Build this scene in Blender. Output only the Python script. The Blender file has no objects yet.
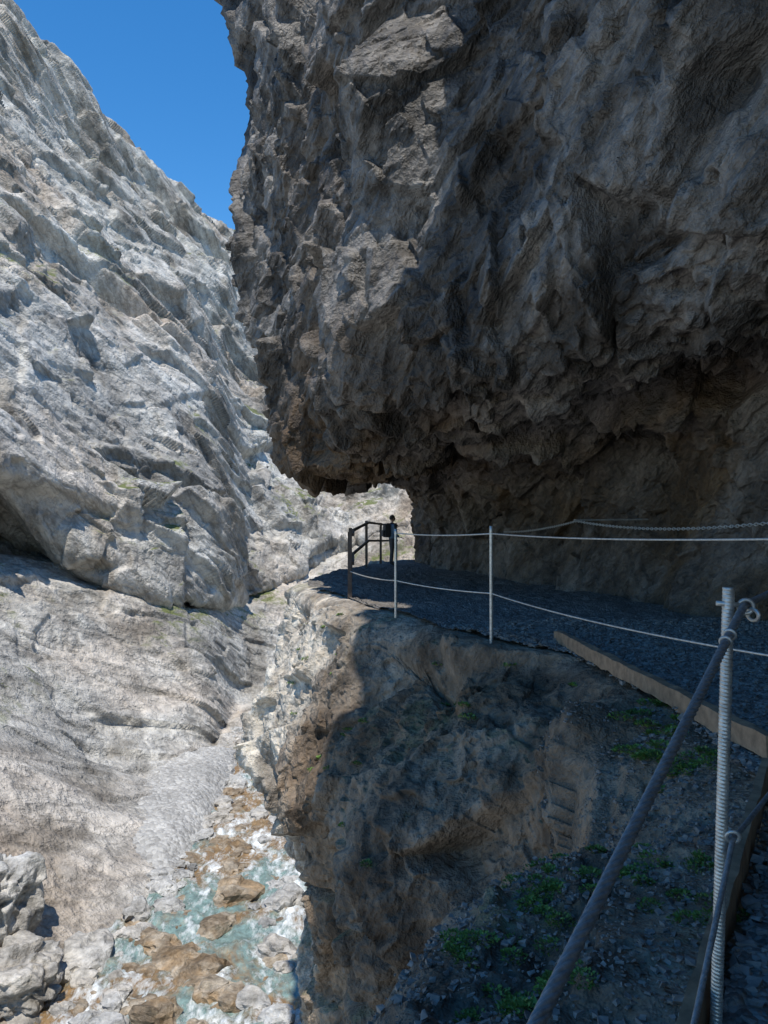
import bpy, bmesh, math, random
import numpy as np
from mathutils import Vector, Matrix
random.seed(3); rng=np.random.default_rng(5)
S=bpy.context.scene
# ------------------------------------------------------------------ noise
def hsh(ix,iy,iz,seed):
    h=(ix.astype(np.uint32)*np.uint32(374761393)+iy.astype(np.uint32)*np.uint32(668265263)
       +iz.astype(np.uint32)*np.uint32(2246822519)+np.uint32((seed*3266489917)&0xffffffff))
    h^=h>>np.uint32(15); h*=np.uint32(2246822519); h^=h>>np.uint32(13); h*=np.uint32(3266489917); h^=h>>np.uint32(16)
    return h.astype(np.float32)/np.float32(4294967295.0)
def vnoise(p,seed=0):
    f=np.floor(p); i=f.astype(np.int64); t=(p-f).astype(np.float32); t=t*t*t*(t*(t*6-15)+10)
    r=0
    for a in (0,1):
        wa=t[:,0] if a else 1-t[:,0]
        for b in (0,1):
            wb=t[:,1] if b else 1-t[:,1]
            for c in (0,1):
                wc=t[:,2] if c else 1-t[:,2]
                r=r+wa*wb*wc*hsh(i[:,0]+a,i[:,1]+b,i[:,2]+c,seed)
    return r*2-1
ROT=np.array(Matrix.Rotation(0.7,3,'X')@Matrix.Rotation(0.9,3,'Z')@Matrix.Rotation(0.4,3,'Y'))
def fbm(p,o=4,seed=0,gain=.5,ridge=False):
    s=0;a=1;q=p.copy()
    for k in range(o):
        n=vnoise(q,seed+k)
        if ridge: n=1-2*np.abs(n)
        s=s+a*n; a*=gain; q=(q@ROT)*2.03
    return s
def facet(p,seed,slope=1.2,K=36,jump=.75):
    p=p@ROT; q=p-0.5; f=np.floor(q).astype(np.int64)
    W=np.full(len(p),1e-20,np.float64); h=np.zeros(len(p),np.float64)
    for a in (0,1):
        for b in (0,1):
            for c in (0,1):
                i,j,k=f[:,0]+a,f[:,1]+b,f[:,2]+c
                d0=p[:,0]-(i+.5+.8*(hsh(i,j,k,seed)-.5)); d1=p[:,1]-(j+.5+.8*(hsh(i,j,k,seed+1)-.5)); d2=p[:,2]-(k+.5+.8*(hsh(i,j,k,seed+2)-.5))
                dd=d0*d0+d1*d1+d2*d2
                v=jump*(hsh(i,j,k,seed+3)-.5)+slope*((hsh(i,j,k,seed+4)-.5)*d0+(hsh(i,j,k,seed+5)-.5)*d1+(hsh(i,j,k,seed+6)-.5)*d2)*2
                w=np.exp(-K*dd); W+=w; h+=w*v
    return h/W
def stretch(p,d,k):
    d=np.array(d,float); d/=np.linalg.norm(d)
    return p-np.outer(p@d,d)*(1-1/k)
def catmull(C,segs):
    C=np.array(C,float); n=len(C); out=[]
    E=np.concatenate([[2*C[0]-C[1]],C,[2*C[-1]-C[-2]]])
    for i in range(n-1):
        a,b,c,d=E[i],E[i+1],E[i+2],E[i+3]
        for t in np.arange(segs[i])/segs[i]:
            out.append(.5*(2*b+(c-a)*t+(2*a-5*b+4*c-d)*t*t+(-a+3*b-3*c+d)*t**3))
    out.append(C[-1]); return np.array(out)
def loft(cols,cseg,rseg):
    A=np.array(cols,float)                # [col,row,3]
    A=catmull(A,cseg); A=catmull(A.transpose(1,0,2),rseg)
    return A                              # [row,col,3]
def normals(G,toward):
    du=np.gradient(G,axis=0); dv=np.gradient(G,axis=1); n=np.cross(du,dv)
    n/=np.linalg.norm(n,axis=2,keepdims=True)+1e-9
    if ((np.array(toward)-G)*n).sum(2).mean()<0: n=-n
    return n
def mesh_obj(name,V,F,mat=None,smooth=False,parent=None):
    me=bpy.data.meshes.new(name); V=np.asarray(V,np.float32)
    F=np.asarray(F,np.int32); k=F.shape[1]
    me.vertices.add(len(V)); me.vertices.foreach_set('co',V.ravel())
    me.loops.add(F.size); me.loops.foreach_set('vertex_index',F.ravel())
    me.polygons.add(len(F)); me.polygons.foreach_set('loop_start',np.arange(0,F.size,k,dtype=np.int32))
    me.update(calc_edges=True); me.validate()
    me.polygons.foreach_set('use_smooth',np.full(len(me.polygons),smooth))
    o=bpy.data.objects.new(name,me); S.collection.objects.link(o)
    if mat: me.materials.append(mat)
    if parent: o.parent=parent
    return o
def grid_obj(name,G,mat,smooth=True):
    r,c=G.shape[:2]; i=np.arange(r*c).reshape(r,c)
    F=np.stack([i[:-1,:-1],i[:-1,1:],i[1:,1:],i[1:,:-1]],-1).reshape(-1,4)
    return mesh_obj(name,G.reshape(-1,3),F,mat,smooth)
def empty(name):
    o=bpy.data.objects.new(name,None); S.collection.objects.link(o); return o
# ------------------------------------------------------------------ materials
class NT:
    def __init__(s,name):
        s.m=bpy.data.materials.new(name); s.m.use_nodes=True; s.t=s.m.node_tree; s.n=s.t.nodes; s.l=s.t.links
        s.b=s.n['Principled BSDF']
    def N(s,t,**k):
        x=s.n.new(t)
        for a,b in k.items(): setattr(x,a,b)
        return x
    def L(s,a,b): s.l.new(a,b)
    def noise(s,vec,sc,det=6,ro=.55,dist=0):
        x=s.N('ShaderNodeTexNoise'); x.inputs['Scale'].default_value=sc; x.inputs['Detail'].default_value=det
        x.inputs['Roughness'].default_value=ro; x.inputs['Distortion'].default_value=dist
        s.L(vec,x.inputs['Vector']); return x.outputs['Fac']
    def ramp(s,fac,st,interp='LINEAR'):
        x=s.N('ShaderNodeValToRGB'); e=x.color_ramp.elements; x.color_ramp.interpolation=interp
        for i,(p,c) in enumerate(st):
            if not isinstance(c,tuple): c=(c,c,c)
            q=e[i] if i<2 else e.new(p)
            q.position=p; q.color=(*c,1)
        s.L(fac,x.inputs[0]); return x.outputs[0]
    def mix(s,a,b,f,mode='MIX'):
        x=s.N('ShaderNodeMix',data_type='RGBA',blend_type=mode)
        for sock,v in ((x.inputs[0],f),(x.inputs[6],a),(x.inputs[7],b)):
            if isinstance(v,bpy.types.NodeSocket): s.L(v,sock)
            elif isinstance(v,tuple): sock.default_value=(*v,1)
            else: sock.default_value=v
        return x.outputs[2]
    def math(s,op,a,b=0.0,clamp=False):
        x=s.N('ShaderNodeMath',operation=op,use_clamp=clamp)
        for sock,v in ((x.inputs[0],a),(x.inputs[1],b)):
            if isinstance(v,bpy.types.NodeSocket): s.L(v,sock)
            else: sock.default_value=v
        return x.outputs[0]
    def vm(s,op,a,b=None,sc=None):
        x=s.N('ShaderNodeVectorMath',operation=op); s.L(a,x.inputs[0])
        if b is not None:
            if isinstance(b,bpy.types.NodeSocket): s.L(b,x.inputs[1])
            else: x.inputs[1].default_value=b
        if sc is not None:
            if isinstance(sc,bpy.types.NodeSocket): s.L(sc,x.inputs['Scale'])
            else: x.inputs['Scale'].default_value=sc
        return x.outputs['Value'] if op=='DOT_PRODUCT' else x.outputs[0]
    def bump(s,h,st,dist,nrm=None):
        x=s.N('ShaderNodeBump'); x.inputs['Strength'].default_value=st; x.inputs['Distance'].default_value=dist
        s.L(h,x.inputs['Height'])
        if nrm: s.L(nrm,x.inputs['Normal'])
        return x.outputs[0]
    def obj(s): return s.N('ShaderNodeTexCoord').outputs['Object']
def rock(name,dark,mid,light,warm,sc,sdir,st,bdist,warm_amt=.5,green=0,rough=.9,crack=.6,spec=.25,wsc=.12,warm_shade_z=None,lit_y=None,fr=.65,stain=0,mc=.8):
    t=NT(name); p=t.obj(); d=Vector(sdir).normalized()
    dot=t.vm('DOT_PRODUCT',p,tuple(d))
    cc=t.N('ShaderNodeCombineXYZ'); 
    for i in range(3): cc.inputs[i].default_value=d[i]
    sub=t.vm('SCALE',cc.outputs[0],sc=t.math('MULTIPLY',dot,1-1/st)); q=t.vm('SUBTRACT',p,sub)
    big=t.noise(q,sc*wsc*1.6,5,.65); str_=t.noise(q,sc*.9,10,.66); fine=t.noise(p,sc*7,4,fr); med=t.noise(q,sc*3.2,5,.65)
    col=t.ramp(str_,[(.33,dark),(.45,mid),(.56,light),(.75,tuple(min(1,c*1.2) for c in light))])
    wm=t.ramp(big,[(.48,0.),(.62,1.)])
    if warm_shade_z:
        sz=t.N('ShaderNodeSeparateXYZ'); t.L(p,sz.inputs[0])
        f=t.math('MULTIPLY',t.math('SUBTRACT',warm_shade_z[1],sz.outputs[2]),1/(warm_shade_z[1]-warm_shade_z[0]),True)
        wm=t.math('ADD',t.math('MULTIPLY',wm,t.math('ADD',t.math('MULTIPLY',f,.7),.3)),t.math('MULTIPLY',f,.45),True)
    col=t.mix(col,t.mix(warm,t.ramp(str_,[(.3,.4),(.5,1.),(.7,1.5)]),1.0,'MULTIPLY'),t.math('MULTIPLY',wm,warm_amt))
    col=t.mix(col,t.ramp(med,[(.3,.4),(.5,1.),(.75,1.3)]),mc,'MULTIPLY')
    col=t.mix(col,t.ramp(fine,[(.3,.55),(.55,1.),(.8,1.3)]),mc*.9,'MULTIPLY')
    if stain:
        mp=t.N('ShaderNodeMapping'); mp.inputs['Scale'].default_value=(1,.5,.22); t.L(p,mp.inputs[0])
        sn=t.noise(mp.outputs[0],sc*1.1,6,.6)
        col=t.mix(col,t.ramp(sn,[(.40,(.50,.47,.43)),(.49,(1.,1.,1.))]),stain,'MULTIPLY')
    # creases: sharp V grooves where ridged noise crosses zero
    c1=t.math('ABSOLUTE',t.math('SUBTRACT',t.noise(q,sc*1.3,6,.6),.5)); c2=t.math('ABSOLUTE',t.math('SUBTRACT',t.noise(p,sc*3.7,5,.6),.5))
    c1r=t.math('MINIMUM',t.math('MULTIPLY',c1,9),1.0); c2r=t.math('MINIMUM',t.math('MULTIPLY',c2,9),1.0)
    ckc=t.math('MULTIPLY',t.math('MINIMUM',t.math('MULTIPLY',c1,30),1.),t.math('MINIMUM',t.math('ADD',t.math('MULTIPLY',c2,25),.35),1.))
    ckm=t.N('ShaderNodeCombineColor'); [t.L(ckc,ckm.inputs[i]) for i in range(3)]
    col=t.mix(col,t.mix((1,1,1),ckm.outputs[0],crack),1.0,'MULTIPLY')
    if lit_y:
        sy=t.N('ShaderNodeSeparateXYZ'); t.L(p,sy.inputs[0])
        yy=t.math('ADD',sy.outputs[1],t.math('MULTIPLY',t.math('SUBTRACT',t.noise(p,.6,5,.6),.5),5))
        k=t.ramp(t.math('MULTIPLY',t.math('SUBTRACT',yy,lit_y[0]),1/(lit_y[1]-lit_y[0]),True),[(0,lit_y[2]),(1,lit_y[3])]); col=t.mix(col,k,1.0,'MULTIPLY')
    if green:
        g=t.N('ShaderNodeNewGeometry'); sx=t.N('ShaderNodeSeparateXYZ'); t.L(g.outputs['Normal'],sx.inputs[0])
        up=t.math('MULTIPLY',t.math('SUBTRACT',sx.outputs[2],.5),4,True)
        gm=t.ramp(t.noise(p,sc*.45,6,.75),[(.53,0.),(.6,1.)])
        gz=t.N('ShaderNodeSeparateXYZ'); t.L(p,gz.inputs[0]); zl=t.math('MULTIPLY',t.math('ADD',gz.outputs[2],14),.4,True)
        col=t.mix(col,(.13,.15,.05),t.math('MULTIPLY',zl,t.math('MULTIPLY',t.math('MULTIPLY',up,gm),green)))
    t.L(col,t.b.inputs['Base Color']); t.b.inputs['Roughness'].default_value=rough
    t.b.inputs['Specular IOR Level'].default_value=spec
    h=t.math('ADD',t.math('MULTIPLY',str_,1.0),t.math('ADD',t.math('MULTIPLY',med,.45),t.math('MULTIPLY',fine,.22)))
    h=t.math('ADD',h,t.math('ADD',t.math('MULTIPLY',c1r,.28),t.math('MULTIPLY',c2r,.12)))
    t.L(t.bump(h,1.0,bdist),t.b.inputs['Normal']); return t.m
M_wall=rock('pale_limestone',(.23,.22,.20),(.43,.41,.37),(.57,.55,.50),(.52,.41,.31),.17,(.15,.75,-.62),4.5,.75,.6,green=.95,crack=.4,fr=.55,stain=.7,mc=.55)
M_cliff=rock('dark_slate_limestone',(.03,.027,.023),(.09,.081,.071),(.23,.214,.195),(.105,.064,.03),.9,(-.45,.55,-.70),2.6,.2,1.0,crack=.45,rough=.6,spec=.5,wsc=.2,warm_shade_z=(2.0,6.5))  # low band: ochre rock, darkened further to paint shade under the overhang
M_low=rock('lower_cliff_rock',(.12,.105,.088),(.24,.215,.185),(.42,.39,.34),(.30,.21,.13),.8,(-.2,.3,-.9),1.6,.17,.65,green=.35,crack=.25,lit_y=(12,15.5,(.62,.55,.48),(1.6,1.56,1.5)))  # near side darkened, far side brightened: shade and sun painted into the colour
M_bould=rock('boulder_rock',(.25,.245,.23),(.40,.39,.365),(.50,.49,.46),(.45,.39,.31),.5,(1,.2,.1),1.5,.2,.5,crack=.2)
M_bbrown=rock('wet_stream_rock',(.12,.09,.06),(.24,.185,.125),(.40,.34,.26),(.30,.19,.09),.7,(1,.2,.1),1.5,.15,.7,crack=.1,rough=.4,wsc=.6)
def gravel_mat(name,a,b,c,sc,bd):
    t=NT(name); p=t.obj()
    v=t.N('ShaderNodeTexVoronoi'); v.inputs['Scale'].default_value=sc; t.L(p,v.inputs['Vector'])
    sx=t.N('ShaderNodeSeparateColor'); t.L(v.outputs['Color'],sx.inputs[0])
    col=t.ramp(sx.outputs[0],[(0,a),(.5,b),(1,c)])
    col=t.mix(col,t.ramp(t.noise(p,sc*.06,5),[(.3,.7),(.7,1.25)]),.8,'MULTIPLY')
    t.L(col,t.b.inputs['Base Color']); t.b.inputs['Roughness'].default_value=.85
    h=t.math('ADD',t.math('MULTIPLY',v.outputs['Distance'],-1.),t.math('MULTIPLY',t.noise(p,sc*2,4),.3))
    t.L(t.bump(h,1,bd),t.b.inputs['Normal']); return t.m
M_path=gravel_mat('slate_gravel',(.085,.075,.066),(.14,.128,.113),(.24,.222,.20),32,.02)
M_floor=gravel_mat('river_gravel',(.27,.26,.24),(.37,.36,.335),(.47,.46,.43),4,.1)
def simple(name,c,rough=.6,metal=0,var=.3,sc=20,bd=.002,stretchz=1):
    t=NT(name); p=t.obj(); mp=t.N('ShaderNodeMapping'); mp.inputs['Scale'].default_value=(1,1,stretchz); t.L(p,mp.inputs[0])
    n=t.noise(mp.outputs[0],sc,6,.65)
    t.L(t.mix(tuple(x*(1-var) for x in c),tuple(min(1,x*(1+var)) for x in c),t.ramp(n,[(.3,0.),(.7,1.)])),t.b.inputs['Base Color'])
    t.b.inputs['Roughness'].default_value=rough; t.b.inputs['Metallic'].default_value=metal
    t.L(t.bump(n,.6,bd),t.b.inputs['Normal']); return t.m
M_steel=simple('galvanised_steel',(.46,.45,.42),.38,.55,.35,30)
M_cable=simple('steel_cable',(.20,.20,.20),.45,.35,.4,60,.001)
M_wood=simple('weathered_timber',(.25,.16,.095),.85,0,.45,9,.006)
M_rust=simple('brown_railing_wood',(.075,.055,.043),.7,.1,.35,15,.004)
M_leaf=simple('leaf_green',(.10,.18,.03),.6,0,.55,6)
# ------------------------------------------------------------------ far gorge wall
W=[
[(-15,22,-23),(-19,24,-20.5),(-24,30,-15),(-30,36,-13),(-38,48,-3),(-45,56,1),(-38,46,7),(-55,62,30),(-75,85,60),(-95,110,95),(-130,130,90)],
[(-14,28,-23),(-18,30,-20.5),(-24,38,-14),(-30,46,-12.5),(-38,60,-2.5),(-47,73,2),(-37.5,59,8),(-52,80,30),(-68,103,62),(-84,128,96),(-115,150,90)],
[(-13,33,-23),(-17,36,-20.6),(-25,50,-13.0),(-29,57,-12),(-36,72,-2.8),(-46,90,1),(-35.5,71,6.5),(-46,90,35),(-60,112,65),(-68,135,92),(-100,170,85)],
[(-12,42,-23),(-15,46,-20.7),(-21,58,-18),(-24,66,-17),(-29,80,-6),(-33,86,-4),(-29.5,81,-1),(-38,105,33),(-52,140,65),(-66,178,92),(-95,215,85)],
[(-11,53,-23),(-13.6,56,-20.9),(-16.5,64,-20.3),(-18,74,-19.5),(-21.5,90,-10),(-24,95,-8),(-22,92,-4),(-31,128,32),(-44,180,67),(-57,235,96),(-80,280,90)],
[(-12.5,75,-23),(-14,80,-21),(-15.2,86,-20.5),(-16.5,95,-19),(-18,104,-12),(-19.5,112,-9),(-19.5,112,-5),(-27,150,30),(-36,205,66),(-44,270,97),(-60,320,90)],
[(-4,95,-23),(-5,100,-21),(-6,105,-19),(-7,112,-14),(-8.5,120,-8),(-9,127,-4),(-9.5,130,0),(-13,170,32),(-18,220,68),(-20,290,100),(-30,340,90)],
[(8,98,-23),(8,104,-21),(8,109,-19),(9,115,-12),(9,122,-5),(9,129,1),(10,134,5),(12,172,35),(15,225,70),(20,295,100),(20,340,90)],
[(60,90,-23),(60,96,-21),(60,102,-19),(60,110,-12),(60,118,-5),(62,128,1),(63,134,5),(70,172,35),(75,225,70),(80,295,100),(80,340,90)]]
rs=[12,70,50,110,40,60,240,180,130,20]
G=loft(W,[30,70,190,210,190,140,90,50],rs)
nrm=normals(G,(0,0,20)); P=G.reshape(-1,3); n=nrm.reshape(-1,3)
ps=stretch(P,(.15,.75,-.62),3.2)
row=np.repeat(np.arange(G.shape[0]),G.shape[1]); cum=np.cumsum([0]+rs)
slab=np.interp(row,[0,cum[1],cum[2],cum[3],cum[4],cum[5],cum[6]+5],[0.02,.05,.10,.18,.20,.35,1.0])
big=2.2*fbm(ps/22,3,1)+2.6*facet(ps/13,10,1.3,70,.9)+1.5*facet(ps/5.5,20,1.1,60,1.0)
sml=.55*facet(ps/2.3,30,1.0,50,1.0)+.20*facet(ps/1.0,40,1.1,30,.9)+.10*fbm(ps/1.5,3,45,.5)
lay=stretch(P,(.45,.75,-.45),6)
sl=.30*fbm(lay/4,3,60,.5)+.75*facet(lay/2.9,65,.9,60,1.0)+.18*facet(lay/.9,67,.9,40,1.0)
d=(slab*big+slab*sml+np.clip(1-slab,0,1)*np.interp(row,[0,cum[1],cum[2],cum[3]],[.05,.12,.4,1.0])*sl)
G2=(P+n*d[:,None]).reshape(G.shape)
grid_obj('far_gorge_wall',G2,M_wall)
# ------------------------------------------------------------------ overhanging cliff
C=[ # base, wall, roof, lip, face, face2, high, higher
[(7.5,-26,-.4),(7.8,-26,2),(7.8,-26,4.5),(7,-26,7),(3,-26,10),(-1.0,-26,14),(3,-26,24),(6,-26,34)],  # first stations: unseen bulge at face2, shaped to cast the foreground shadow
[(7.5,-8,-.4),(7.8,-8,2),(7.8,-8,4.5),(7,-8,7),(3,-8,10),(-1.2,-8,14),(2,-8,24),(4,-8,34)],
[(6.8,2.0,-.4),(7.1,2.0,2),(7.0,2.5,4.3),(6.0,2.5,6.6),(2.8,2.5,10),(-1.0,2.5,14),(1.5,1,24),(5,1,34)],
[(6.4,5.0,-.4),(6.8,5.0,1.8),(6.5,5.2,4.2),(5.6,5.2,6.2),(3.4,4.8,9.6),(-.4,4.8,14),(4,5,24),(6,5,34)],
[(6.4,7.5,-.4),(6.9,7.5,1.8),(6.5,7.8,4.0),(4.5,7.6,5.3),(3.8,8.2,8.6),(.4,8.0,13.8),(4,8,24),(6,8,34)],
[(6.0,10.5,-.4),(6.5,10.6,1.8),(5.9,10.9,3.8),(3.2,10.4,4.7),(2.9,11.0,8),(1.9,11.6,12.8),(2.5,12,24),(3,12,34)],
[(4.9,15,-.4),(5.2,15.3,1.6),(4.0,15.1,3.3),(.6,13.1,4.2),(.25,13.9,8),(.0,14.5,12.5),(-.7,14.8,24),(-1,15,34)],
[(3.0,20.5,-.4),(2.95,20.5,1.4),(1.7,19.6,3.0),(-1.0,17.1,3.4),(-1.8,18.2,7),(-2.3,18.6,12.5),(-3.1,19,24),(-3,19,34)],
[(1.4,27,-.4),(1.35,27,1.3),(.6,25.5,2.95),(-1.95,21.8,3.05),(-3.3,22,5.6),(-4.0,22,10.5),(-3.8,22.5,24),(-3,23,34)],
[(1.9,31,-.4),(1.9,31,1.6),(1.4,30,3.2),(.2,27,3.5),(-1.8,27,6),(-2.5,27,12),(-3.0,27,24),(-2,28,34)],
[(7,37,-.4),(7,37,1.5),(6,36,3.3),(4,34,4.4),(3,33.5,7),(3,33.5,12),(2,33,24),(3,34,34)],
[(40,75,-.4),(40,75,1.5),(39,74,3),(38,73,4.2),(37,72,7),(37,72,12),(37,70,24),(37,70,34)]]
for c in C: c+= [(c[-1][0]+3,c[-1][1]+1,36),(c[-1][0]+9,c[-1][1]+3,37),(70,c[-1][1]+8,40)]
G=loft(C,[12,20,20,30,90,230,210,230,60,40,15],[80,110,140,150,210,90,20,6,6,4])
nrm=normals(G,(-6,5,2)); P=G.reshape(-1,3); n=nrm.reshape(-1,3)
sd=(-.45,.55,-.70); ps=stretch(P,sd,2.8); pv=stretch(P,(.1,.2,1),2.0)
d=.18*fbm(ps/3.2,3,1)+.58*facet(pv/2.0,111,1.25,80,.6)+.32*facet(ps/1.0,120,1.15,70,.8)+.15*facet(pv/.42,130,1.1,50,.9)+.065*facet(ps/.19,140,1.1,30,.9)-.05
zz=P[:,2]; d*=np.clip(.55+zz/7,.55,1.1)
kb=np.exp(-(((P[:,0]-.45)/.55)**2+((P[:,1]-13.9)/1.5)**2+((P[:,2]-9.3)/1.3)**2)); d+=1.1*kb
G2=(P+n*d[:,None]).reshape(G.shape)
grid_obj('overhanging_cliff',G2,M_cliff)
# ------------------------------------------------------------------ lower cliff
Lc=[
[(0.5,-6,-.12),(-2.6,-6,-.1),(-3.4,-6,-.6),(-3.2,-6,-3),(-3,-6,-5),(-3,-6,-8),(-3,-6,-14),(-5,-6,-23)],
[(1.0,0,-.12),(-.7,0,-.05),(-1.8,0,-.5),(-1.7,0,-3),(-1.6,0,-5),(-1.5,0,-8),(-1.6,0,-14),(-4,0,-23)],
[(2.0,1.8,-.12),(.95,2.5,-.05),(-.06,3.3,-.54),(.0,3.4,-3),(.1,3.6,-5),(.1,3.6,-8),(-.2,4,-14),(-3.5,4,-23)],
[(3.2,4.0,-.12),(2.15,4.6,-.08),(1.14,5.0,-.87),(1.3,5.3,-3),(1.3,5.3,-5),(1.3,5.5,-8),(.6,6,-14),(-3,6,-23)],
[(3.5,6.6,-.12),(2.35,6.6,-.08),(1.85,6.5,-.8),(1.5,6.8,-2.4),(1.5,7,-5),(1.5,7,-8),(.8,7.5,-14),(-3,8,-23)],
[(3.3,9.4,-.12),(2.1,9.0,-.06),(1.35,8.1,-.65),(.75,7.6,-2.1),(1.1,8.2,-4.4),(1.2,8.6,-8),(.4,9,-14),(-3,9,-23)],
[(2.6,11.4,-.12),(1.35,10.1,-.05),(.5,9.2,-.6),(-.25,8.6,-2.2),(.1,9.3,-4.6),(.3,9.8,-8),(0,10,-14),(-3,10,-23)],
[(1.6,14.2,-.12),(.1,12.9,-.05),(-.4,12.1,-.7),(-.95,11.5,-2.4),(-.75,12.0,-4.8),(-.65,12.2,-8),(-.8,12.5,-14),(-3,13,-23)],
[(.8,16.8,-.12),(-.95,15.7,-.05),(-1.35,14.8,-.7),(-1.75,13.7,-2.5),(-1.6,14.2,-4.8),(-1.2,14.6,-8),(-1.2,15,-14),(-3,16,-23)],
[(-.6,19.5,-.12),(-2.1,18.4,-.03),(-2.45,17.8,-.8),(-2.8,17.2,-2.5),(-2.6,17.6,-4.65),(-1.5,18.2,-7.8),(-1.2,18.5,-14),(-3.5,19,-23)],
[(-.4,22,-.12),(-2.1,21.5,-.05),(-2.5,21.5,-1),(-2.7,22,-3),(-2.3,22,-6),(-1.8,22,-9),(-1.8,22,-14),(-4,23,-23)],
[(.5,26,-.12),(-.9,26,-.05),(-1.8,26,-1),(-2.0,26,-3),(-2.0,26,-6),(-2.0,26,-9),(-2,26,-14),(-4,28,-23)],
[(1.6,29,-.12),(.3,30.5,-.05),(-.4,31,-1),(-1,31,-3),(-1,31,-6),(-1,31,-9),(-1.5,32,-14),(-4,35,-23)],
[(8,34,-.12),(7,36,-.05),(6,37,-1),(5,38,-3),(5,38,-6),(4,39,-9),(2,40,-14),(-3,44,-23)],
[(45,74,-.12),(44,75,-.05),(43,76,-1),(42,76,-3),(41,76,-6),(40,77,-9),(30,78,-14),(5,80,-23)]]
G=loft(Lc,[20,70,120,80,90,90,140,160,150,50,25,25,20,10],[50,100,170,160,100,35,10])
nrm=normals(G,(-8,0,0)); P=G.reshape(-1,3); n=nrm.reshape(-1,3)
d=.22*fbm(P/2.6,3,3)+.52*facet(P/2.3,210,1.25,70,.5)+.19*facet(P/.9,220,1.15,60,.7)+.075*facet(P/.33,230,1.1,45,.9)+.035*facet(P/.13,240,1.1,25,.9)-.14
r_,c_=G.shape[:2]; rowf=np.repeat(np.arange(r_),c_)
edge=np.clip((rowf-38)/60.,0.0,1)
crackz=np.exp(-((P[:,2]+4.45+.12*(P[:,0])+.15*vnoise(P/.8,9))/.10)**2)*(P[:,1]>7)*(P[:,1]<17)
near=np.where(P[:,1]<6.3,.55,1.0)
d=d*edge*near-.5*crackz
G2=(P+n*d[:,None]).reshape(G.shape); low_grid=G2; low_n=normals(G2,(-8,0,0))
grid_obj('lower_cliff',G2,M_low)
# ------------------------------------------------------------------ path
outer=[(-2.4,-6),(-.55,0),(1.02,2.4),(2.25,4.6),(2.42,7),(2.2,9.2),(1.5,10.2),(.3,13.0),(-.75,15.8),(-1.8,18.5),(-1.8,21.5),(-.7,26),(.5,30.2),(7,35.6),(45,74.5)]
inner=[(9,-6),(8.5,0),(8,3),(7.6,6),(7.6,9),(7.3,11),(6.8,13),(6.1,15.5),(5.2,17.5),(4.5,19.5),(4,22),(2.8,26),(2.6,30),(9,34),(50,73)]
def path_h(x,y):
    p=np.stack([x,y,x*0],-1); return .05*fbm(p/1.3,3,301)+.012*facet(p/.09,310)+.02*fbm(p/.15,2,320)
cols=[[(*a,0),((a[0]+b[0])/2,(a[1]+b[1])/2,0),(*b,0)] for a,b in zip(outer,inner)]
G=loft(cols,[30,120,120,80,70,50,60,50,50,40,40,30,30,10],[160,60]); P=G.reshape(-1,3)
P[:,2]=.03+path_h(P[:,0],P[:,1]); grid_obj('gravel_path',P.reshape(G.shape),M_path)
# chips
def chips(pos,size,seed):
    r=np.random.default_rng(seed); N=len(pos)
    base=np.array([[x,y,z] for x in(-1,1) for y in(-1,1) for z in(-1,1)],float)
    v=base[None]*np.array([1,.7,.4])+r.normal(0,.25,(N,8,3))
    a=r.uniform(0,6.28,N); t=r.normal(0,.35,N)
    ca,sa,ct,st=np.cos(a),np.sin(a),np.cos(t),np.sin(t)
    R=np.zeros((N,3,3)); R[:,0,0]=ca;R[:,0,1]=-sa*ct;R[:,0,2]=sa*st;R[:,1,0]=sa;R[:,1,1]=ca*ct;R[:,1,2]=-ca*st;R[:,2,1]=st;R[:,2,2]=ct
    v=np.einsum('nij,nkj->nki',R,v)*size[:,None,None]+pos[:,None,:]
    f=np.array([[0,1,3,2],[4,6,7,5],[0,4,5,1],[2,3,7,6],[0,2,6,4],[1,5,7,3]])
    F=(f[None]+8*np.arange(N)[:,None,None]).reshape(-1,4); return v.reshape(-1,3),F
def inside(x,y):
    ox=np.interp(y,[o[1] for o in outer],[o[0] for o in outer]); return x>ox
N=30000; y=rng.uniform(1,12,N); x=rng.uniform(-.3,6,N); m=inside(x,y); x,y=x[m],y[m]
pos=np.stack([x,y,.032+path_h(x,y)],-1); sz=np.minimum(rng.gamma(2.2,.005,len(x))+.004,.03)
V1,F1=chips(pos,sz,1)
lv=low_grid.reshape(-1,3); ln=low_n.reshape(-1,3)
cand=np.where((ln[:,2]>.6)&(lv[:,1]<7)&(lv[:,1]>1)&(lv[:,2]<.3)&(lv[:,2]>-1.6))[0]
pk=rng.choice(cand,12000); pos=lv[pk]+rng.normal(0,.012,(len(pk),3)); V2,F2=chips(pos,np.minimum(rng.gamma(1.6,.0035,len(pk))+.003,.02),2)
M_chip=simple('slate_chips',(.17,.16,.145),.8,0,.65,9)
mesh_obj('slate_gravel_stones',np.concatenate([V1,V2]),np.concatenate([F1,F2+len(V1)]),M_chip)
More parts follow.
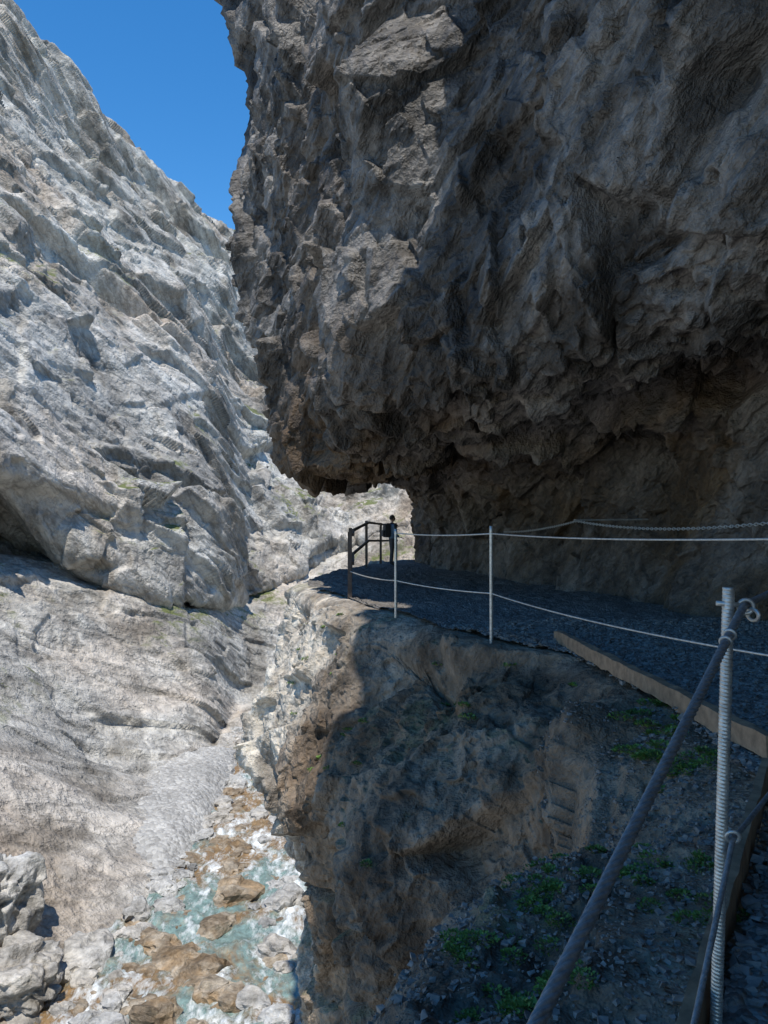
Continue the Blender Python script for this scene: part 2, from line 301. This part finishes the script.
# ------------------------------------------------------------------ ground and river
gx=np.linspace(-600,600,160); gy=np.linspace(-200,900,160); X,Y=np.meshgrid(gx,gy)
Gd=np.stack([X,Y,-23.2+0*X],-1); grid_obj('ground',Gd,M_floor)
gx=np.linspace(-26,-8,200); gy=np.linspace(42,90,420); X,Y=np.meshgrid(gx,gy); P=np.stack([X,Y,0*X],-1).reshape(-1,3)
cx=-17-.02*(P[:,1]-60); bar=-22.4+2.9*np.exp(-((P[:,0]-cx)/4.4)**4-((P[:,1]-62)/16)**4)+.12*fbm(P/1.5,4,431)+.08*facet(P/.35,440)
grid_obj('gravel_bar',np.stack([X,Y,bar.reshape(X.shape)],-1),M_floor)
gx=np.linspace(-24,2,330); gy=np.linspace(14,118,900); X,Y=np.meshgrid(gx,gy); P=np.stack([X,Y,0*X],-1).reshape(-1,3)
bed=grid_obj('riverbed',np.stack([X,Y,(-21.9+.35*fbm(P/2.5,3,401)).reshape(X.shape)],-1),M_floor)
ws=stretch(P,(-.12,1,0),2.2)
hz=-21.0+.16*fbm(ws/1.6,4,411,.6,True)+.10*fbm(P/.7,2,420)
t=NT('mountain_stream_water'); p=t.obj(); mp=t.N('ShaderNodeMapping'); mp.inputs['Scale'].default_value=(1,.5,1); mp.inputs['Rotation'].default_value=(0,0,.1); t.L(p,mp.inputs[0]); q=mp.outputs[0]
foam=t.ramp(t.math('ADD',t.math('MULTIPLY',t.noise(q,.45,9,.72,.6),.6),t.math('MULTIPLY',t.noise(q,2.2,7,.75,.3),.4)),[(.485,0.),(.59,1.)])
shal=t.ramp(t.noise(p,.22,6,.7,.5),[(.44,0.),(.56,1.)])
wc=t.mix((.20,.29,.265),(.27,.175,.085),shal); wc=t.mix(wc,t.ramp(t.noise(p,2.2,6,.7),[(.3,.35),(.7,1.35)]),.9,'MULTIPLY')
t.L(t.mix(wc,(.78,.81,.80),foam),t.b.inputs['Base Color']); t.L(t.math('ADD',t.math('MULTIPLY',foam,.4),.25),t.b.inputs['Roughness'])
t.L(t.bump(t.math('ADD',foam,t.noise(q,3,7,.6)),.6,.12),t.b.inputs['Normal'])
grid_obj('river',np.stack([X,Y,hz.reshape(X.shape)],-1),t.m,True)
# ------------------------------------------------------------------ boulders
def boulder_mesh(specs,seed,sub=4,sharp=1.0):
    bm=bmesh.new(); bmesh.ops.create_icosphere(bm,subdivisions=sub,radius=1)
    bv=np.array([v.co[:] for v in bm.verts]); bf=np.array([[v.index for v in f.verts] for f in bm.faces]); bm.free()
    Vs=[];Fs=[];o=0
    for i,(x,y,z,sx,sy,sz) in enumerate(specs):
        off=np.array([i*7.3,seed*3.1,i*1.7]); q=bv+off
        r=1+sharp*(.35*facet(q/.9,seed+5)+.28*facet(q/.45,seed+15)+.10*facet(q/.2,seed+25))+.3*vnoise(q,seed)
        a=(i*2.4)%6.28; v=bv*r[:,None]*np.array([sx,sy,sz]); v=v@np.array([[math.cos(a),math.sin(a),0],[-math.sin(a),math.cos(a),0],[0,0,1]])
        Vs.append(v+np.array([x,y,z])); Fs.append(bf+o); o+=len(bv)
    return np.concatenate(Vs),np.concatenate(Fs)
def river_x(y): return np.interp(y,[20,33,45,60,80,100],[-9,-9,-10,-11.0,-12.5,-12])
sp=[(-10.2,35,-21.0,1.1,.9,.8),(-8.2,37,-21,.9,.7,.6),(-11.8,41,-21,.9,1,.6),(-9.2,43,-21,1.2,.8,.6),(-6.8,36.5,-21,1,.8,.6)]
for i in range(330):
    y=rng.uniform(28,98); hw=np.interp(y,[30,60,90],[5.5,3,2.5]); x=river_x(y)+rng.uniform(-hw,hw); s=rng.gamma(2.2,.14)+.12
    sp.append((x,y,-21.2+rng.uniform(-.1,.2)*s,s*rng.uniform(.8,1.5),s,s*.6))
V,F=boulder_mesh(sp,3,3,.7); mesh_obj('river_boulders',V,F,M_bbrown)
sp=[(-9.5,31.5,-21,1.9,1.5,.9),(-7.2,33,-21,1.1,1,.8),(-12,34,-21.1,.9,1,.9)]
for i in range(190):
    y=rng.uniform(30,90); side=rng.choice([-1,1],p=[.75,.25]); hw=np.interp(y,[30,60,90],[5.2,2.8,2]); s=rng.gamma(2.2,.14)+.15
    sp.append((river_x(y)+side*(hw+rng.uniform(-1.6,1.6)),y,-20.9,s*1.3,s,s*.7))
V,F=boulder_mesh(sp,13,3,.7); mesh_obj('bank_boulders',V,F,M_bould)
V,F=boulder_mesh([(-19.6,38.5,-17.2,2.0,2.4,2.2)],23,6,.6); mesh_obj('large_boulder',V,F,M_bould,True)
V,F=boulder_mesh([(-17.6,36,-20.2,2.6,2.4,1.7)],31,6,.6); mesh_obj('large_boulder.001',V,F,M_bould,True)
# ------------------------------------------------------------------ railing parts
def tube(name,pts,rad,mat,parent=None,sides=12,strands=0,twist=0,step=.02,amp=.12,smooth=True,ribs=0):
    pts=[Vector(p) for p in pts]; L=[0]
    for a,b in zip(pts,pts[1:]): L.append(L[-1]+(b-a).length)
    n=max(2,int(L[-1]/step)); s=np.linspace(0,L[-1],n)
    P=np.stack([np.interp(s,L,[p[k] for p in pts]) for k in range(3)],-1)
    T=np.gradient(P,axis=0); T/=np.linalg.norm(T,axis=1,keepdims=True)
    up=np.array([0,0,1.]) if abs(T[0,2])<.9 else np.array([1.,0,0])
    A=np.cross(T,up); A/=np.linalg.norm(A,axis=1,keepdims=True); B=np.cross(T,A)
    th=np.linspace(0,2*np.pi,sides,endpoint=False)
    r=np.full((n,sides),rad)
    if strands: r=rad*(1-amp+amp*2*np.abs(np.cos(strands/2*(th[None]-twist*s[:,None]))))
    if ribs: r=rad*(1+amp*np.sin(2*np.pi*s[:,None]/ribs+th[None]))
    V=P[:,None]+r[...,None]*(np.cos(th)[None,:,None]*A[:,None]+np.sin(th)[None,:,None]*B[:,None])
    V=V.reshape(-1,3); i=np.arange(n*sides).reshape(n,sides); j=np.roll(i,-1,1)
    F=np.stack([i[:-1],j[:-1],j[1:],i[1:]],-1).reshape(-1,4)
    c0=len(V); V=np.concatenate([V,[P[0],P[-1]]])
    cap=np.concatenate([np.stack([j[0],i[0],np.full(sides,c0)],-1),np.stack([i[-1],j[-1],np.full(sides,c0+1)],-1)])
    T3=np.concatenate([F[:,[0,1,2]],F[:,[0,2,3]],cap])
    return mesh_obj(name,V,T3,mat,smooth,parent)
def sag(a,b,s,n=16):
    a,b=Vector(a),Vector(b); return [a.lerp(b,t/n)-Vector((0,0,4*s*(t/n)*(1-t/n))) for t in range(n+1)]
def torus(name,c,R,r,axis,mat,parent,sx=1,n=20,k=8):
    ax=Vector(axis).normalized(); q=ax.to_track_quat('Z','Y').to_matrix()
    V=[];F=[]
    for i in range(n):
        a=i/n*2*math.pi
        for j in range(k):
            b=j/k*2*math.pi; v=Vector(((R+r*math.cos(b))*math.cos(a)*sx,(R+r*math.cos(b))*math.sin(a),r*math.sin(b)))
            V.append(tuple(q@v+Vector(c))); F.append([i*k+j,((i+1)%n)*k+j,((i+1)%n)*k+(j+1)%k,i*k+(j+1)%k])
    return mesh_obj(name,V,F,mat,True,parent)
rail=empty('cable_railing')
tube('post_1',[(1.045,2.46,-.25),(1.10,2.46,1.385)],.0185,M_steel,rail,20,ribs=.012,amp=.04,step=.0015)
torus('eye_ring',(1.150,2.45,1.325),.022,.0065,(.3,1,.1),M_steel,rail)
torus('shackle',(1.168,2.44,1.30),.018,.006,(1,.3,.1),M_steel,rail,1.3)
tube('eye_bolt',[(1.06,2.46,1.335),(1.13,2.45,1.33)],.008,M_steel,rail)
torus('clamp_ring',(1.10,2.44,.60),.02,.006,(.2,1,.3),M_steel,rail)
torus('cable_clamp',(1.02,2.275,1.262),.015,.005,(.7,1,.4),M_steel,rail)
torus('cable_clamp_2',(.99,2.235,1.247),.015,.005,(.7,1,.4),M_steel,rail)
tube('post_2',[(2.75,4.4,-.2),(2.75,4.4,1.52)],.021,M_steel,rail,16,ribs=.025,amp=.08,step=.006)
tube('post_3',[(1.42,10.2,-.2),(1.42,10.2,1.52)],.024,M_steel,rail,14,step=.05)
tube('post_4',[(.2,13,-.2),(.2,13,1.45)],.026,M_steel,rail,14,step=.05)
tube('post_5',[(-1.55,-1.4,-.5),(-1.55,-1.4,.05)],.021,M_steel,rail)
tube('top_cable_near',[(1.15,2.46,1.33),(.225,1.15,.85),(-.9,-.45,.27),(-1.55,-1.35,0)],.0115,M_cable,rail,48,6,45,.003,.13)
tube('low_cable_near',[(1.10,2.44,.59),(.80,2.0,.30),(.2,1.2,-.12)],.008,M_cable,rail,24,6,90,.004,.12)
tube('top_cable_link',sag((1.15,2.46,1.33),(2.75,4.4,1.5),.02),.010,M_cable,rail,24,6,80,.006,.12)
tube('low_cable_link',sag((1.10,2.44,.59),(2.75,4.4,.80),.02),.008,M_cable,rail,20,6,90,.006,.12)
tube('top_cable_mid',sag((2.75,4.4,1.5),(1.42,10.2,1.42),.04),.009,M_steel,rail,10,step=.1)
tube('low_cable_mid',sag((2.75,4.4,.74),(1.42,10.2,.63),.07),.009,M_steel,rail,10,step=.1)
tube('top_cable_far',sag((1.42,10.2,1.42),(.2,13,1.38),.03),.010,M_steel,rail,8,step=.1)
tube('low_cable_far',sag((1.42,10.2,.63),(.2,13,.58),.03),.010,M_steel,rail,8,step=.1)
tube('low_cable_end',sag((.2,13,.58),(-.7,15.8,.55),.04),.011,M_steel,rail,8,step=.1)
# chain along the rock wall
ch=empty('hand_chain')
pts=sag((3.05,19.5,1.3),(3.75,15,1.58),.06,10)+sag((3.75,15,1.58),(4.9,9.5,1.58),.12,14)[1:]+sag((4.9,9.5,1.58),(5.9,4.5,1.6),.12,10)[1:]
L=[0]
for a,b in zip(pts,pts[1:]): L.append(L[-1]+(b-a).length)
Vs=[];Fs=[];o=0;n_l=int(L[-1]/.062)
for i in range(n_l):
    s=i*.062; c=Vector([np.interp(s,L,[p[k] for p in pts]) for k in range(3)]); c2=Vector([np.interp(s+.06,L,[p[k] for p in pts]) for k in range(3)])
    T=(c2-c).normalized(); U=Vector((0,0,1)) if i%2 else T.cross(Vector((0,0,1))).normalized()
    for a in range(10):
        an=a/10*6.2832
        for b in range(4):
            bn=b/4*6.2832; rr=.019+.007*math.cos(bn)
            Wd=T.cross(U).normalized(); Vs.append(tuple(c+T*(math.cos(an)*rr*2.0)+U*(math.sin(an)*rr)+Wd*(.007*math.sin(bn))))
            Fs.append([o+a*4+b,o+((a+1)%10)*4+b,o+((a+1)%10)*4+(b+1)%4,o+a*4+(b+1)%4])
    o+=40
mesh_obj('links',Vs,Fs,M_steel,True,ch)
for k,(x,y) in enumerate(((3.75,15),(4.9,9.5))): tube(f'anchor_{k}',[(x-.05,y,1.6),(x+2.2,y+.3,1.62)],.016,M_steel,ch)
# brown timber railing at the corner
br=empty('wooden_railing')
def beam(name,a,b,w,h,mat,parent=None,wob=.004,seg=14):
    a,b=Vector(a),Vector(b); T=(b-a).normalized(); sd=T.cross(Vector((0,0,1)))
    sd=sd.normalized() if sd.length>.1 else Vector((1,0,0)); up=sd.cross(T).normalized()
    bm=bmesh.new(); rings=[]
    for i in range(seg+1):
        c=a.lerp(b,i/seg)
        rings.append([bm.verts.new(c+sd*(u*w/2+random.gauss(0,wob))+up*(v*h/2+random.gauss(0,wob))) for u,v in((-1,-1),(1,-1),(1,1),(-1,1))])
    for r0,r1 in zip(rings,rings[1:]):
        for k in range(4): bm.faces.new((r0[k],r0[(k+1)%4],r1[(k+1)%4],r1[k]))
    bm.faces.new(rings[0]); bm.faces.new(rings[-1]); bmesh.ops.recalc_face_normals(bm,faces=bm.faces)
    bmesh.ops.bevel(bm,geom=[e for e in bm.edges if len(e.link_faces)==2 and e.calc_face_angle(0)>1],offset=min(w,h)*.08,segments=1)
    me=bpy.data.meshes.new(name); bm.to_mesh(me); bm.free(); me.materials.append(mat); ob=bpy.data.objects.new(name,me); S.collection.objects.link(ob)
    if parent: ob.parent=parent
    return ob
pp=[(-.7,15.8,1.36),(-.85,19.5,1.4),(-.57,25,1.58),(-.12,28,1.5),(.45,30,1.45)]
for i,(x,y,z) in enumerate(pp): beam(f'post_{i}',(x,y,-.15),(x,y,z),.085,.085,M_rust,br,.003,5)
for i,(a,b) in enumerate(zip(pp,pp[1:])):
    for hh in (.06,.65): beam(f'rail_{i}_{hh}',(a[0]+.07,a[1],a[2]-hh),(b[0]+.07,b[1],b[2]-hh),.05,.07,M_rust,br,.002,4)
beam('timber_kerb',(2.25,10.0,.1),(2.52,5.0,.12),.09,.15,M_wood,None,.006,30)
beam('edge_board',(.80,2.15,.02),(2.35,4.75,.05),.045,.17,M_wood,None,.003,30)
# ------------------------------------------------------------------ plants
def tufts(name,seeds,mat):
    Vs=[];Fs=[];o=0
    for (c,R,nl,ls) in seeds:
        for i in range(nl):
            a=random.uniform(0,6.28); r=R*math.sqrt(random.random()); b=Vector(c)+Vector((r*math.cos(a),r*math.sin(a),random.uniform(0,.5)*R*(1-r/R)))
            d=Vector((math.cos(a)+random.gauss(0,.6),math.sin(a)+random.gauss(0,.6),random.uniform(.3,1.6))).normalized()
            s=d.cross(Vector((random.gauss(0,.3),random.gauss(0,.3),1))).normalized(); l=ls*random.uniform(.6,1.5); w=l*.28
            Vs+= [tuple(b),tuple(b+d*l*.5+s*w),tuple(b+d*l-Vector((0,0,l*.2))),tuple(b+d*l*.5-s*w)]; Fs.append([o,o+1,o+2,o+3]); o+=4
    return mesh_obj(name,Vs,Fs,mat)
seeds=[]
def near_pts(box,k):
    m=np.where((lv[:,0]>box[0])&(lv[:,0]<box[1])&(lv[:,1]>box[2])&(lv[:,1]<box[3])&(lv[:,2]>box[4])&(ln[:,2]>.35))[0]
    return [] if len(m)==0 else [tuple(lv[i]) for i in rng.choice(m,k)]
for q in near_pts((.7,1.6,3.2,4.9,-1.0),70): seeds.append((q,random.uniform(.03,.10),150,.018))
for q in near_pts((1.9,2.6,5.3,7.0,-.5),34): seeds.append((q,random.uniform(.05,.12),170,.028))
for q in near_pts((.3,.8,2.8,3.6,-1.0),24): seeds.append((q,.06,140,.018))
for q in near_pts((-3,2.5,8,18,-3),40): seeds.append((q,random.uniform(.04,.12),80,.035))
tufts('alpine_plants',seeds,M_leaf)
# ------------------------------------------------------------------ hiker
hk=empty('hiker')
def skin(name,verts,edges,radii,mat,root=0,sub=2):
    me=bpy.data.meshes.new(name); me.from_pydata(verts,edges,[]); o=bpy.data.objects.new(name,me); S.collection.objects.link(o)
    m=o.modifiers.new('s','SKIN'); m.use_smooth_shade=True
    for i,v in enumerate(me.skin_vertices[0].data):
        v.radius=radii[i] if isinstance(radii[i],tuple) else (radii[i],radii[i]); v.use_root=(i==root)
    s=o.modifiers.new('u','SUBSURF'); s.levels=s.render_levels=sub; me.materials.append(mat); o.parent=hk; return o
t=NT('hiker_clothes'); p=t.obj(); sx=t.N('ShaderNodeSeparateXYZ'); t.L(p,sx.inputs[0])
zz=t.math('DIVIDE',sx.outputs[2],2.0)
col=t.ramp(zz,[(0,(.03,.025,.02)),(.06,(.035,.037,.045)),(.47,(.10,.17,.26)),(.735,(.42,.27,.2))],'CONSTANT')
t.L(col,t.b.inputs['Base Color']); t.L(t.bump(t.noise(p,18,4),.5,.02),t.b.inputs['Normal']); t.b.inputs['Roughness'].default_value=.85
v=[(0,0,.95),(0,0,1.15),(0,.01,1.36),(0,.0,1.46),(0,-.01,1.52),
   (.09,0,.90),(.11,-.03,.50),(.12,.02,.09),(.12,-.10,.04),
   (-.09,0,.90),(-.12,.04,.50),(-.13,.06,.09),(-.14,-.05,.04),
   (.18,0,1.40),(.25,.01,1.13),(.20,-.20,1.02),(-.18,0,1.40),(-.27,.02,1.13),(-.24,-.18,1.0)]
e=[(0,1),(1,2),(2,3),(3,4),(0,5),(5,6),(6,7),(7,8),(0,9),(9,10),(10,11),(11,12),(2,13),(13,14),(14,15),(2,16),(16,17),(17,18)]
r=[(.15,.10),(.14,.10),(.16,.11),.065,.055,.095,.062,.045,.045,.095,.062,.045,.045,.06,.045,.032,.06,.045,.032]
skin('body',v,e,r,t.m)
M_skin=simple('skin',(.42,.27,.2),.6); M_hair=simple('dark_hair',(.03,.022,.015),.8)
for sgn,hx,hy,hz_ in ((1,.19,-.24,1.0),(-1,-.23,-.22,.98)):
    vv=[(hx,hy,hz_),(hx,hy-.05,hz_-.01)]; ee=[(0,1)]; rr=[(.026,.018),(.032,.016)]
    for f in range(4):
        fx=hx+(f-1.5)*.02; l=(.03,.036,.034,.026)[f]; b=len(vv); vv+=[(fx,hy-.07,hz_-.015),(fx,hy-.07-l,hz_-.03),(fx,hy-.07-l*1.3,hz_-.055)]; ee+=[(1,b),(b,b+1),(b+1,b+2)]; rr+=[.009,.008,.007]
    b=len(vv); vv+=[(hx-sgn*.04,hy-.03,hz_),(hx-sgn*.05,hy-.06,hz_-.01)]; ee+=[(0,b),(b,b+1)]; rr+=[.01,.008]
    skin('hand',vv,ee,rr,M_skin,0,1)
def blob(name,c,s,mat,cut=None,seed=0):
    bm=bmesh.new(); bmesh.ops.create_icosphere(bm,subdivisions=4,radius=1)
    for q in bm.verts:
        x,y,z=q.co
        if name=='head':
            if z<0: x*=1+.28*z; y*=1+.12*z
            if y<-.6: y-=.22*math.exp(-((x/.14)**2+((z+.1)/.22)**2)); y+=.10*math.exp(-(((abs(x)-.38)/.16)**2+((z-.05)/.12)**2)); y-=.05*math.exp(-((x/.3)**2+((z+.48)/.07)**2))
            if abs(z)<.28 and abs(x)>.85 and abs(y)<.2: x*=1.14
        q.co=(x*s[0]+c[0],y*s[1]+c[1],z*s[2]+c[2])
    if cut: bmesh.ops.delete(bm,geom=[q for q in bm.verts if cut(q.co)],context='VERTS')
    me=bpy.data.meshes.new(name); bm.to_mesh(me); bm.free(); me.materials.append(mat)
    for f in me.polygons: f.use_smooth=True
    o=bpy.data.objects.new(name,me); S.collection.objects.link(o); o.parent=hk
blob('head',(0,-.02,1.63),(.078,.098,.118),M_skin)
blob('hair',(0,-.008,1.65),(.088,.104,.112),M_hair,lambda c:(c.y<-.06 and c.z<1.69) or c.z<1.585)
M_pack=simple('backpack_fabric',(.03,.03,.035),.8,0,.4,30)
bm=bmesh.new(); bmesh.ops.create_cube(bm,size=1)
for q in bm.verts:
    k=.8 if q.co.z>0 else 1; q.co=(q.co.x*.30*k,q.co.y*.20*(.8 if q.co.y>0 else 1)+.21,q.co.z*.48+1.22)
bmesh.ops.bevel(bm,geom=list(bm.edges),offset=.045,segments=3)
for X_ in (-.1,.1):
    g=bmesh.ops.create_cube(bm,size=1)['verts']
    for q in g: q.co=(q.co.x*.045+X_,q.co.y*.035-.115,q.co.z*.36+1.27)
    g=bmesh.ops.create_cube(bm,size=1)['verts']
    for q in g: q.co=(q.co.x*.045+X_,q.co.y*.28+.01,q.co.z*.03+1.46)
g=bmesh.ops.create_cube(bm,size=1)['verts']
for q in g: q.co=(q.co.x*.2,q.co.y*.08+.33,q.co.z*.2+1.12)
me=bpy.data.meshes.new('backpack'); bm.to_mesh(me); bm.free(); me.materials.append(M_pack); o=bpy.data.objects.new('backpack',me); S.collection.objects.link(o); o.parent=hk
hk.location=(.28,26.8,.02); hk.rotation_euler=(0,0,math.radians(110))
# ------------------------------------------------------------------ light, sky, camera
sv=Vector((0,-.42,.91)).normalized()
sun=bpy.data.lights.new('sun','SUN'); sun.energy=5; sun.angle=math.radians(.5); sun.color=(1,.95,.87)
so=bpy.data.objects.new('sun',sun); S.collection.objects.link(so); so.rotation_euler=sv.to_track_quat('Z','Y').to_euler()
w=bpy.data.worlds.new('World'); S.world=w; w.use_nodes=True; nt=w.node_tree
sk=nt.nodes.new('ShaderNodeTexSky'); sk.sky_type='NISHITA'; sk.sun_disc=False; sk.sun_elevation=math.asin(sv.z); sk.sun_rotation=math.atan2(sv.x,sv.y)
sk.altitude=1500; sk.air_density=1.3; sk.dust_density=0; sk.ozone_density=4.5
hs=nt.nodes.new('ShaderNodeHueSaturation'); hs.inputs['Saturation'].default_value=1.3; hs.inputs['Value'].default_value=1.3
nt.links.new(sk.outputs[0],hs.inputs['Color']); nt.links.new(hs.outputs[0],nt.nodes['Background'].inputs[0]); nt.nodes['Background'].inputs[1].default_value=.15
cd=bpy.data.cameras.new('camera'); cam=bpy.data.objects.new('camera',cd); S.collection.objects.link(cam); S.camera=cam
cd.sensor_fit='HORIZONTAL'; cd.sensor_width=36; cd.lens=36.1; cd.clip_start=.05; cd.clip_end=3000
cam.location=(0,0,1.6); cam.rotation_euler=(math.radians(90.6),0,0)
S.view_settings.view_transform='Standard'; S.view_settings.look='None'; S.view_settings.exposure=0
